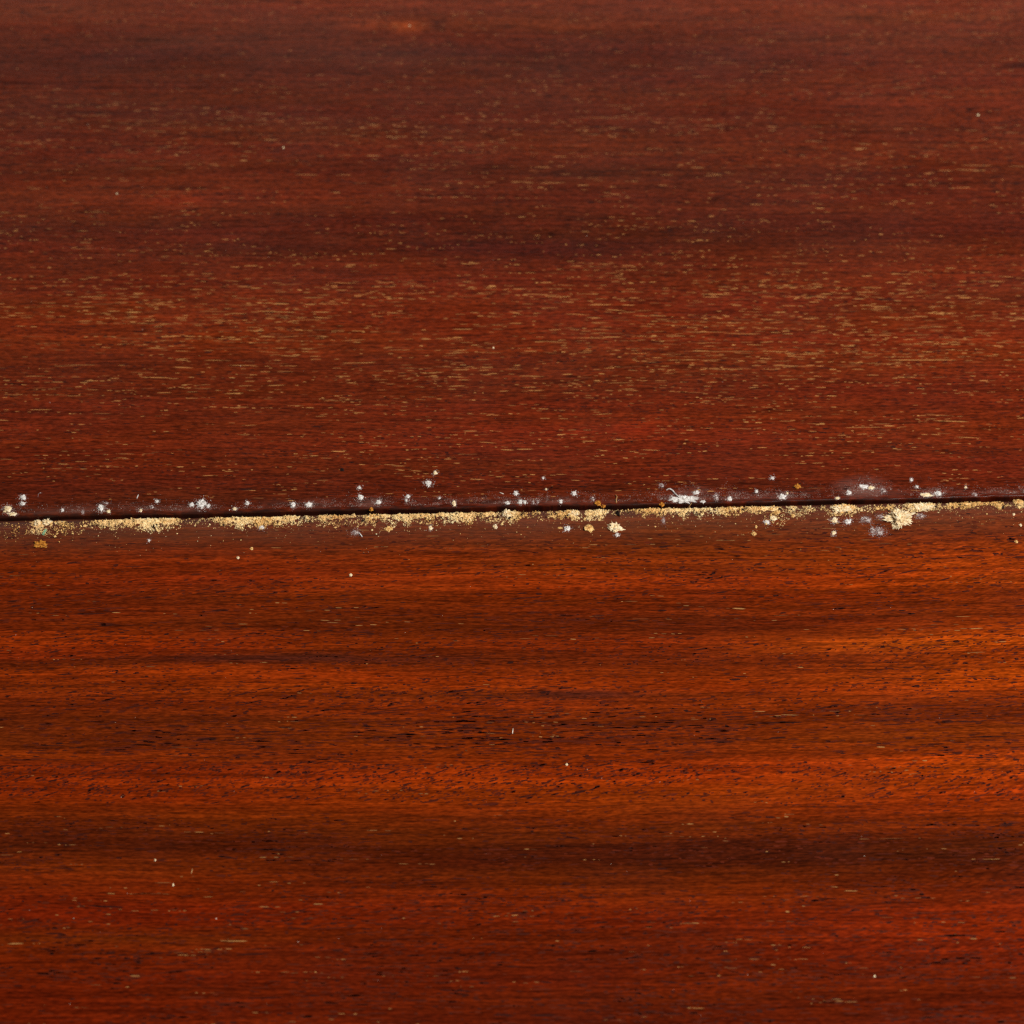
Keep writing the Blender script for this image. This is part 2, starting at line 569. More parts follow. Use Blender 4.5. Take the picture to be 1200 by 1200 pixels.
def pores(name, parent, table, n_seed, y0, y1, width, tone_fn, seed, chain=2.0, slant=0.0, lift=0.000012, patch=(160, 22), contrast=1.6, stretch=1.0):
    """table rows: photo row, density, mean length in photo pixels"""
    r = np.random.default_rng(seed)
    px = r.uniform(-330, 1530, n_seed)
    py = r.uniform(y0, y1, n_seed)
    dens = interp(py, table, 1)
    nz = vnoise(px / patch[0], py / patch[1], seed) * 0.6 + vnoise(px / patch[0] * 3, py / patch[1] * 2.4, seed + 5) * 0.4
    keep = r.uniform(0, 1, n_seed) < dens * np.clip((nz - 0.5) * contrast * 2 + 0.55, 0.04, 1.3)
    px, py = px[keep], py[keep]
    out_px, out_py, out_len = [], [], []
    ln = interp(py, table, 2)
    cnt = 1 + r.poisson(chain - 1, len(px))
    for a, b, L, k in zip(px, py, ln, cnt):
        xx = a
        for _ in range(k):
            l1 = max(1.6, stretch * L * r.lognormal(-0.12, 0.62))
            out_px.append(xx)
            out_py.append(b + r.normal(0, 0.35))
            out_len.append(l1)
            xx += l1 + r.exponential(L * 0.9) + 1.5
    ax, ay = np.array(out_px), np.array(out_py)
    L = np.array(out_len) * PX
    x, y, z = on_board(ax, ay)
    v = y - joint_y(x)
    ok = (v > GAP + 0.0012) if y0 < 400 else (v < -GAP - 0.0010)
    x, y, L, ax, ay = x[ok], y[ok], L[ok], ax[ok], ay[ok]
    n = len(x)
    W = np.exp(r.normal(math.log(width), 0.28, n)) * PX
    W = np.minimum(W, L * 0.6)
    ang = r.normal(slant, 0.035, n)
    sl = interp(ay, table, 3) if len(table[0]) > 3 else 0
    ang = ang + sl
    jit = r.uniform(0.65, 1.2, (n, 6))
    shape = np.array([(-0.5, 0.0), (-0.28, 0.5), (0.25, 0.46), (0.5, 0.0), (0.28, -0.5), (-0.25, -0.48)])
    lx = shape[None, :, 0] * L[:, None] * jit
    ly = shape[None, :, 1] * W[:, None] * jit[:, ::-1]
    ca, sa = np.cos(ang)[:, None], np.sin(ang)[:, None]
    vx = x[:, None] + lx * ca - ly * sa
    vy = y[:, None] + lx * sa + ly * ca
    vz = surf_z(vx, vy) + lift
    verts = np.stack([vx, vy, vz], -1).reshape(-1, 3)
    faces = [tuple(range(6 * i + 5, 6 * i - 1, -1)) for i in range(n)]
    t = tone_fn(r, n, ax, ay)
    o = from_arrays(name, verts, faces, MAT_PORE, parent, np.repeat(t, 6, 0))
    if len(o.data.polygons) and o.data.polygons[0].normal.z < 0:
        o.data.flip_normals()
    o['kind'] = 'stuff'
    return o


def tone_mix(a, b, lo=0.0, hi=1.0, power=1.0):
    A, B = np.array(lin(a)), np.array(lin(b))

    def fn(r, n, ax, ay):
        k = (lo + (hi - lo) * r.uniform(0, 1, n) ** power)[:, None]
        return A * (1 - k) + B * k
    return fn


def tone_up(r, n, ax, ay):
    # filler tone gets dimmer in the pores farther back on the board
    A, B, C = (np.array(lin(c)) for c in ((108, 50, 27), (212, 150, 84), (184, 126, 78)))
    k = r.uniform(0, 1, n)[:, None] ** 1.25
    w = np.clip((300 - ay) / 160.0, 0, 1)[:, None]
    return A * (1 - k) + (B * (1 - w) + C * w) * k


UP_PALE = [(-150, .5, 4), (0, .62, 3.5), (45, .45, 3.5), (75, .5, 4), (100, .4, 6), (118, .3, 6), (138, .75, 8), (160, .5, 6), (185, .45, 8),
           (200, .65, 8), (215, .4, 6), (240, .35, 5), (262, .65, 3.6), (285, .85, 3.2), (300, .75, 4), (325, .8, 7), (345, .9, 9), (368, .75, 9),
           (385, .8, 9), (408, 1.15, 9.5), (425, 1.1, 9), (438, .7, 7), (455, .8, 6), (480, .6, 5.5), (510, .5, 5), (540, .42, 5), (565, .3, 4.5), (590, .15, 4)]
pores('pale_grain_flecks', upper, UP_PALE, 25000, -150, 592, 0.64, tone_up, 21, chain=1.7, contrast=0.75, patch=(260, 26), stretch=1.25)
UP_DARK = [(-150, .4, 5), (200, .6, 9), (210, .7, 9), (300, .4, 5), (440, .5, 5), (500, .8, 5), (560, 1, 5), (592, .8, 5)]
pores('dark_grain_flecks', upper, UP_DARK, 20000, -150, 592, 1.1, tone_mix((34, 14, 12), (70, 25, 16)), 22, chain=1.6, lift=0.000007)

LO_PALE = [(600, .2, 7), (626, .75, 9), (645, .6, 7), (660, .22, 4), (690, .25, 4), (715, .5, 7), (732, .85, 9), (745, .45, 6), (775, .4, 3), (800, .15, 4), (830, .3, 5),
           (855, .6, 7), (870, .5, 7), (885, .2, 4), (905, .55, 4), (930, .45, 4), (945, .1, 5), (962, .5, 4), (975, .9, 5), (990, .9, 5), (1008, .7, 6), (1025, .1, 4),
           (1045, .6, 7), (1075, .5, 6), (1095, .5, 5), (1108, .8, 6), (1125, .7, 6), (1150, .5, 5), (1175, .7, 6), (1195, .7, 7), (1350, .5, 6)]
pores('pale_grain_flecks', lower, LO_PALE, 3000, 600, 1350, 0.80, tone_mix((96, 50, 26), (172, 122, 68), 0, 1, 1.3), 23, chain=1.7, contrast=1.8)
LO_DARK = [(600, .5, 7, 0), (650, .8, 7, 0), (668, 1.0, 6, .08), (700, .8, 7, .1), (730, .8, 10, 0), (748, .8, 6, .15), (765, 1.1, 4.5, .1), (776, 1.3, 4, .1), (790, .5, 5, 0), (812, 1.2, 5, 0.1),
           (830, 1.1, 8, .12), (848, 1.1, 13, .03), (870, 1, 12, .03), (888, .5, 10, 0), (900, 1.3, 5, .18), (915, 1.5, 4.6, .3), (932, 1.3, 4.6, .3), (944, .2, 6, .1), (955, .2, 8, 0),
           (968, .8, 7, 0), (990, 1.1, 7, 0), (1008, .8, 7, 0), (1022, .25, 7, 0), (1045, .8, 7, 0), (1075, .9, 7, .05), (1095, .5, 9, 0), (1120, .9, 7, .05), (1150, .7, 9, 0), (1200, .8, 9, 0), (1350, .6, 9, 0)]
pores('dark_grain_flecks', lower, LO_DARK, 34000, 600, 1350, 1.4, tone_mix((46, 17, 12), (94, 32, 12), 0, 1, 0.9), 24, chain=1.3, contrast=1.0, lift=0.000007)


LO_DOT = [(655, 0, 5, .2), (662, .25, 5, .25), (685, .25, 5, .25), (692, 0, 5, 0), (744, 0, 5, 0), (752, .3, 4.5, .25), (768, .5, 4, .2), (780, .35, 4, .2), (784, 0, 4, 0), (802, 0, 4, 0), (810, .45, 5, .25), (826, .4, 5, .2), (832, .1, 5, 0),
          (892, 0, 5, 0), (899, .8, 4.6, .3), (915, 1.1, 4.6, .34), (932, 1.0, 4.6, .34), (941, .1, 5, .2), (946, 0, 5, 0), (1050, 0, 5, 0), (1065, .3, 5, .2), (1090, .3, 5, .2), (1100, 0, 5, 0)]
pores('short_dark_flecks', lower, LO_DOT, 34000, 650, 1105, 1.75, tone_mix((46, 17, 12), (92, 30, 12), 0, 1, 0.9), 25, chain=1.05, contrast=0.7, lift=0.000009)


# ------------------------------------------------------------------ powder and bloom (uncountable)
def grains(name, x, y, z, rad, tones, flat, seed, mat=MAT_DUST):
    r = np.random.default_rng(seed)
    n = len(x)
    base = np.array([(1, 0, 0), (-1, 0, 0), (0, 1, 0), (0, -1, 0), (0, 0, 1), (0, 0, -1)], float)
    fc = [(0, 2, 4), (2, 1, 4), (1, 3, 4), (3, 0, 4), (2, 0, 5), (1, 2, 5), (3, 1, 5), (0, 3, 5)]
    v = base[None] * r.uniform(0.55, 1.35, (n, 6, 1)) + r.normal(0, 0.18, (n, 6, 3))
    a = r.uniform(0, math.tau, n)
    ca, sa = np.cos(a)[:, None], np.sin(a)[:, None]
    vx = v[..., 0] * ca - v[..., 1] * sa
    vy = v[..., 0] * sa + v[..., 1] * ca
    vz = v[..., 2] * flat
    R = rad[:, None]
    P = np.stack([x[:, None] + vx * R, y[:, None] + vy * R, z[:, None] + vz * R], -1).reshape(-1, 3)
    faces = [(6 * i + p, 6 * i + q, 6 * i + s) for i in range(n) for p, q, s in fc]
    return from_arrays(name, P, faces, mat, None, np.repeat(tones, 6, 0))


# photo column, amount of powder, width of the drift in photo pixels
FRASS = [(-300, .7, 11), (-40, .5, 12), (0, .28, 18), (28, .45, 17), (40, .95, 15), (60, .9, 15), (74, .55, 14), (95, .38, 14), (110, .4, 9), (124, .95, 9), (150, .85, 11), (165, 1, 12), (200, .95, 12),
         (214, .6, 10), (224, .25, 8), (245, .42, 7), (258, .6, 11), (270, 1, 12), (300, 1, 12), (322, .8, 11), (345, .95, 12), (356, .5, 9), (380, .85, 11), (400, .75, 12), (420, .7, 11), (440, .85, 11),
         (470, .85, 12), (492, 1, 13), (506, .65, 12), (530, .9, 10), (552, 1, 13), (560, .5, 11), (570, 1, 11), (588, .5, 11), (600, .9, 11), (612, .5, 8), (640, .75, 8), (660, .8, 8), (675, 1, 10), (681, .5, 10),
         (690, 1, 11), (706, 1, 11), (714, .4, 6), (738, .4, 6), (760, .95, 7), (780, .9, 8), (800, .9, 12), (818, .7, 10), (832, .8, 8), (860, .9, 9), (872, .6, 6), (890, 1, 9), (900, .8, 16), (915, .6, 16), (935, .75, 12),
         (958, .35, 7), (972, .8, 9), (985, 1, 11), (1000, .8, 9), (1010, .28, 9), (1030, .55, 8), (1050, .5, 12), (1070, 1, 11), (1090, .9, 10), (1100, .5, 9), (1112, .8, 9), (1124, .5, 7), (1132, .95, 7), (1150, .85, 6),
         (1160, .4, 6), (1172, .8, 7), (1180, .4, 6), (1200, .8, 7), (1500, .7, 8)]
N = 120000
px = rng.uniform(-300, 1500, N)
e = rng.triangular(0, 0.12, 1.08, N)
amount = interp(px, FRASS, 1)
wid = interp(px, FRASS, 2) * (0.55 + 0.6 * vnoise(px / 9.0, px * 0, 31) + 0.5 * vnoise(px / 3.5, px * 0, 32))
edge_row = 607.5 - px * 24.0 / 1200.0 + 4.4
ee = e * wid
lump = 0.55 * vnoise(px / 9.0, ee / 6.0, 41) + 0.45 * vnoise(px / 2.6, ee / 2.2, 42)
keep = rng.uniform(0, 1, N) < amount ** 1.3 * np.clip((lump - 0.37 + 0.16 * (amount - 0.6)) * 3.4, 0.05, 1.0) * 0.75
px, ee, amount, lump, e = px[keep], ee[keep], amount[keep], lump[keep], e[keep]
# loose grains that rolled farther out
M = 4200
px2 = rng.uniform(-300, 1500, M)
e2 = 3 + rng.exponential(8.5, M)
k2 = rng.uniform(0, 1, M) < 0.25 + 0.6 * interp(px2, FRASS, 1)
px2, e2 = px2[k2], e2[k2]
pxa = np.concatenate([px, px2])
eea = np.concatenate([ee, e2])
row = 607.5 - pxa * 24.0 / 1200.0 + 4.4 + eea
x, y, z = on_board(pxa, row)
heap = np.concatenate([np.clip(amount * (1 - e) * (lump + 0.3), 0, 1), np.zeros(len(px2))])
rad = np.exp(rng.normal(math.log(0.44), 0.48, len(x))) * PX
rad[len(px):] *= 0.7
ok = y < joint_y(x) - GAP * 0.6
zz = z + rad * 0.5 + rng.uniform(0, 1, len(x)) ** 1.3 * heap * 0.00048
pale, tan, ochre, dark = (np.array(lin(c)) for c in ((255, 238, 190), (246, 204, 132), (206, 142, 66), (44, 32, 28)))
u1 = rng.uniform(0, 1, len(x))[:, None]
patch = np.clip((vnoise(pxa / 22.0, eea / 30.0, 61) - 0.3) * 2.0, 0, 1)[:, None]
orange = np.clip(np.maximum(1 - pxa / 75.0, 1 - np.abs(pxa - 396) / 22.0), 0, 0.8)[:, None]
tn = (tan * (1 - u1) + pale * u1) * patch + (tan * (1 - u1 * 0.6) + ochre * u1 * 0.6) * (1 - patch)
tn = tn * (1 - orange) + (ochre * 0.7 + tan * 0.3) * orange
dk = (rng.uniform(0, 1, len(x)) < 0.30 - 0.22 * interp(pxa, FRASS, 1))[:, None]
tn = np.where(dk, dark * (0.6 + u1), tn)
fr = grains('wood_powder', x[ok], y[ok], zz[ok], rad[ok], tn[ok], 0.85, 71)
tag(fr, 'pale yellow wood powder drifted along the edge of the lower board', 'powder', kind='stuff')

# caked bed under the loose grains where the drift is thick
nx, ny = 1500, 22
gx, ge = np.meshgrid(np.linspace(-300, 1500, nx), np.linspace(-0.4, 19, ny), indexing='ij')
am = interp(gx, FRASS, 1)
wd = interp(gx, FRASS, 2) * (0.55 + 0.6 * vnoise(gx / 9.0, gx * 0, 31) + 0.5 * vnoise(gx / 3.5, gx * 0, 32))
lp = 0.5 * vnoise(gx / 9.0, ge / 6.0, 41) + 0.3 * vnoise(gx / 2.6, ge / 2.2, 42) + 0.2 * vnoise(gx / 1.3, ge / 1.1, 43)
hh = am ** 1.3 * (1.15 - ge / np.maximum(wd, 1)) * (lp + 0.25) - 0.44
bx_, by_, bz_ = on_board(gx, 607.5 - gx * 24.0 / 1200.0 + 4.4 + np.maximum(ge, 0))
hh = np.where((ge < 0) | (by_ > joint_y(bx_) - GAP * 0.9), -0.4, hh)
bz_ = bz_ + np.clip(hh, -0.5, 0.6) * 0.00060
by_ = np.minimum(by_, joint_y(bx_) - GAP * 0.95)
idx = np.arange(nx * ny).reshape(nx, ny)
bf = [(int(a), int(b), int(c), int(d)) for a, b, c, d in zip(idx[:-1, :-1].ravel(), idx[:-1, 1:].ravel(), idx[1:, 1:].ravel(), idx[1:, :-1].ravel())]
vis = hh > -0.12
vf = (vis[:-1, :-1] | vis[:-1, 1:] | vis[1:, 1:] | vis[1:, :-1]).ravel()
bf = [f for f, k in zip(bf, vf) if k]
k1 = np.clip(lp.ravel() * 1.6 - 0.35, 0, 1)[:, None]
og = np.clip(np.maximum(1 - gx / 75.0, 1 - np.abs(gx - 396) / 22.0), 0, 0.7).ravel()[:, None]
bt = (tan * (1 - k1) + pale * k1) * (1 - og) + ochre * og
bed = from_arrays('powder_bed', np.stack([bx_.ravel(), by_.ravel(), bz_.ravel()], -1), bf, MAT_DUST, fr, bt)
if bed.data.polygons[0].normal.z < 0:
    bed.data.flip_normals()
bed['kind'] = 'stuff'

# greyish mildew bloom along the upper edge: photo column, amount, reach in photo pixels
BLOOM = [(-300, .3, 8), (0, .4, 10), (40, .35, 10), (90, .35, 10), (150, .4, 10), (205, .5, 9), (250, .2, 7), (300, .2, 8), (350, .5, 10), (375, .7, 10), (400, .4, 10), (430, .7, 13), (470, .6, 11), (510, .5, 9), (540, .4, 9), (570, .6, 10), (600, .5, 9),
         (625, .8, 9), (660, .8, 9), (690, .7, 11), (720, .2, 6), (760, .5, 8), (780, .9, 12), (815, 1, 17), (830, .5, 12), (858, .9, 14), (880, .5, 9), (915, .8, 11), (950, .5, 9), (975, .55, 9), (990, .9, 16), (1005, 1.1, 24),
         (1020, 1.1, 24), (1035, 1, 18), (1050, .6, 11), (1070, .7, 12), (1095, .9, 14), (1110, .5, 9), (1145, .5, 9), (1165, .3, 7), (1195, .8, 10), (1500, .4, 8)]
N = 130000
px = rng.uniform(-300, 1500, N)
q = rng.uniform(0, 1, N)
reach = interp(px, BLOOM, 2)
ee = 1.5 + np.abs(rng.normal(0, 0.55, N)) * reach
lump = 0.5 * vnoise(px / 16.0, ee / 6.0, 81) + 0.5 * vnoise(px / 4.0, ee / 3.0, 82)
keep = q < interp(px, BLOOM, 1) * np.clip((lump - 0.36) * 2.6, 0.03, 1) * 0.5
px, ee = px[keep], ee[keep]
row = 607.5 - px * 24.0 / 1200.0 - 4.0 - ee
x, y, z = on_board(px, row)
ok = y > joint_y(x) + GAP + 0.0001
x, y, z = x[ok], y[ok], z[ok]
rad = np.exp(rng.normal(math.log(0.19), 0.35, len(x))) * PX
ga, gb = np.array(lin((138, 106, 98))), np.array(lin((214, 196, 184)))
u1 = rng.uniform(0, 1, len(x))[:, None] ** 2
BL = [(x, y, z + rad * 0.3, rad, ga * (1 - u1) + gb * u1)]

# faint scattered dust over both boards
N = 260
px = rng.uniform(-300, 1500, N)
py = rng.uniform(-120, 1320, N)
x, y, z = on_board(px, py)
v = y - joint_y(x)
ok = np.abs(v) > 0.002
rad = np.exp(rng.normal(math.log(0.30), 0.35, N)) * PX
u1 = rng.uniform(0, 1, N)[:, None]
tn = np.array(lin((190, 150, 110))) * (1 - u1) + np.array(lin((240, 226, 205))) * u1
du = grains('dust_specks', x[ok], y[ok], z[ok] + rad[ok] * 0.4, rad[ok], tn[ok], 0.7, 95)
tag(du, 'tiny pale dust specks scattered over both boards', 'dust', kind='stuff')


# ------------------------------------------------------------------ single crumbs, tufts and fibres
def lump_mesh(name, w, h, seed, mat, fuzz, height=0.5):
    """one continuous lumpy body w x h (photo pixels); fuzz > 0 draws out mould hairs"""
    rr = random.Random(seed)
    bm = bmesh.new()
    bmesh.ops.create_icosphere(bm, subdivisions=5 if max(w, h) >= 15 else 4 if max(w, h) >= 8 else 3, radius=1.0)
    off = Vector((rr.uniform(-50, 50), rr.uniform(-50, 50), rr.uniform(-50, 50)))
    for v in bm.verts:
        p = v.co.copy()
        v_asp = min(2.6, max(1.0, w / h))
        pe = Vector((p.x * v_asp, p.y, p.z))
        d = 1 + (0.55 + 0.2 * (v_asp - 1)) * mnoise.noise(pe * 1.5 + off) + 0.45 * mnoise.noise(pe * 3.4 + off) + 0.38 * mnoise.noise(pe * 8.0 + off) + (0.22 * mnoise.noise(pe * 17.0 + off) if w > 12 else 0.0)
        d = max(0.35, d)
        if fuzz and rr.random() < 0.16 * fuzz and p.z > -0.3:
            d *= rr.uniform(1.1, 1.15 + 0.4 * fuzz)
        v.co = p * d
    sx, sy = w * 0.5 * PX, h * 0.5 * PX / math.sin(PITCH)
    sz = height * min(sx, sy) * 1.1
    for v in bm.verts:
        zc = v.co.z * sz
        v.co = Vector((v.co.x * sx, v.co.y * sy, max(zc, -0.12 * sz) + 0.10 * sz))
    me = bpy.data.meshes.new(name)
    bm.to_mesh(me)
    bm.free()
    me.materials.append(mat)
    return me


COUNT = [0]


def crumb(name, cat, label, px, py, w, h, mat, fuzz=0.0, height=0.6, group=None):
    COUNT[0] += 1
    x, y, z = (float(q) for q in on_board(px, py))
    me = lump_mesh(name, w, h, 100 + COUNT[0] * 7, mat, fuzz, height)
    o = link(bpy.data.objects.new(name, me))
    nz = (float(surf_z(x, y + 0.0004)) - float(surf_z(x, y - 0.0004))) / 0.0008
    if abs(nz) < 0.6:
        o.rotation_euler = (math.atan(nz), 0, 0)
    o.location = (x, y, z)
    return tag(o, label, cat, group)


def fibre(name, cat, label, pts, r_px, mat, lift=0.6):
    """a hair lying on or rising from the board: pts in photo pixels with a height in pixels"""
    ctrl = []
    for a, b, hgt in pts:
        x, y, z = (float(q) for q in on_board(a, b))
        ctrl.append(Vector((x, y, z + hgt * PX + r_px * PX * lift)))
    path = []
    for i in range(len(ctrl) - 1):
        p0, p1 = ctrl[max(i - 1, 0)], ctrl[i]
        p2, p3 = ctrl[i + 1], ctrl[min(i + 2, len(ctrl) - 1)]
        for s in range(6):
            t = s / 6
            path.append(0.5 * ((2 * p1) + (p2 - p0) * t + (2 * p0 - 5 * p1 + 4 * p2 - p3) * t * t + (3 * p1 - p0 - 3 * p2 + p3) * t ** 3))
    path.append(ctrl[-1])
    verts, faces = [], []
    org = ctrl[0]
    for i, p in enumerate(path):
        d = (path[min(i + 1, len(path) - 1)] - path[max(i - 1, 0)]).normalized()
        s = d.cross(Vector((0, 0, 1)))
        s = s.normalized() if s.length > 1e-6 else Vector((1, 0, 0))
        t = s.cross(d)
        rad = r_px * PX * (0.55 + 0.45 * math.sin(math.pi * min(1, (i + 2) / (len(path) + 3))))
        for k in range(6):
            a = math.tau * k / 6
            verts.append(p - org + s * math.cos(a) * rad + t * math.sin(a) * rad)
    for i in range(len(path) - 1):
        for k in range(6):
            faces.append((i * 6 + k, i * 6 + (k + 1) % 6, i * 6 + 6 + (k + 1) % 6, i * 6 + 6 + k))
    faces.append(tuple(range(5, -1, -1)))
    faces.append(tuple(len(verts) - 6 + k for k in range(6)))
    o = from_arrays(name, verts, faces, mat, smooth=True)
    o.location = org
    return tag(o, label, cat)


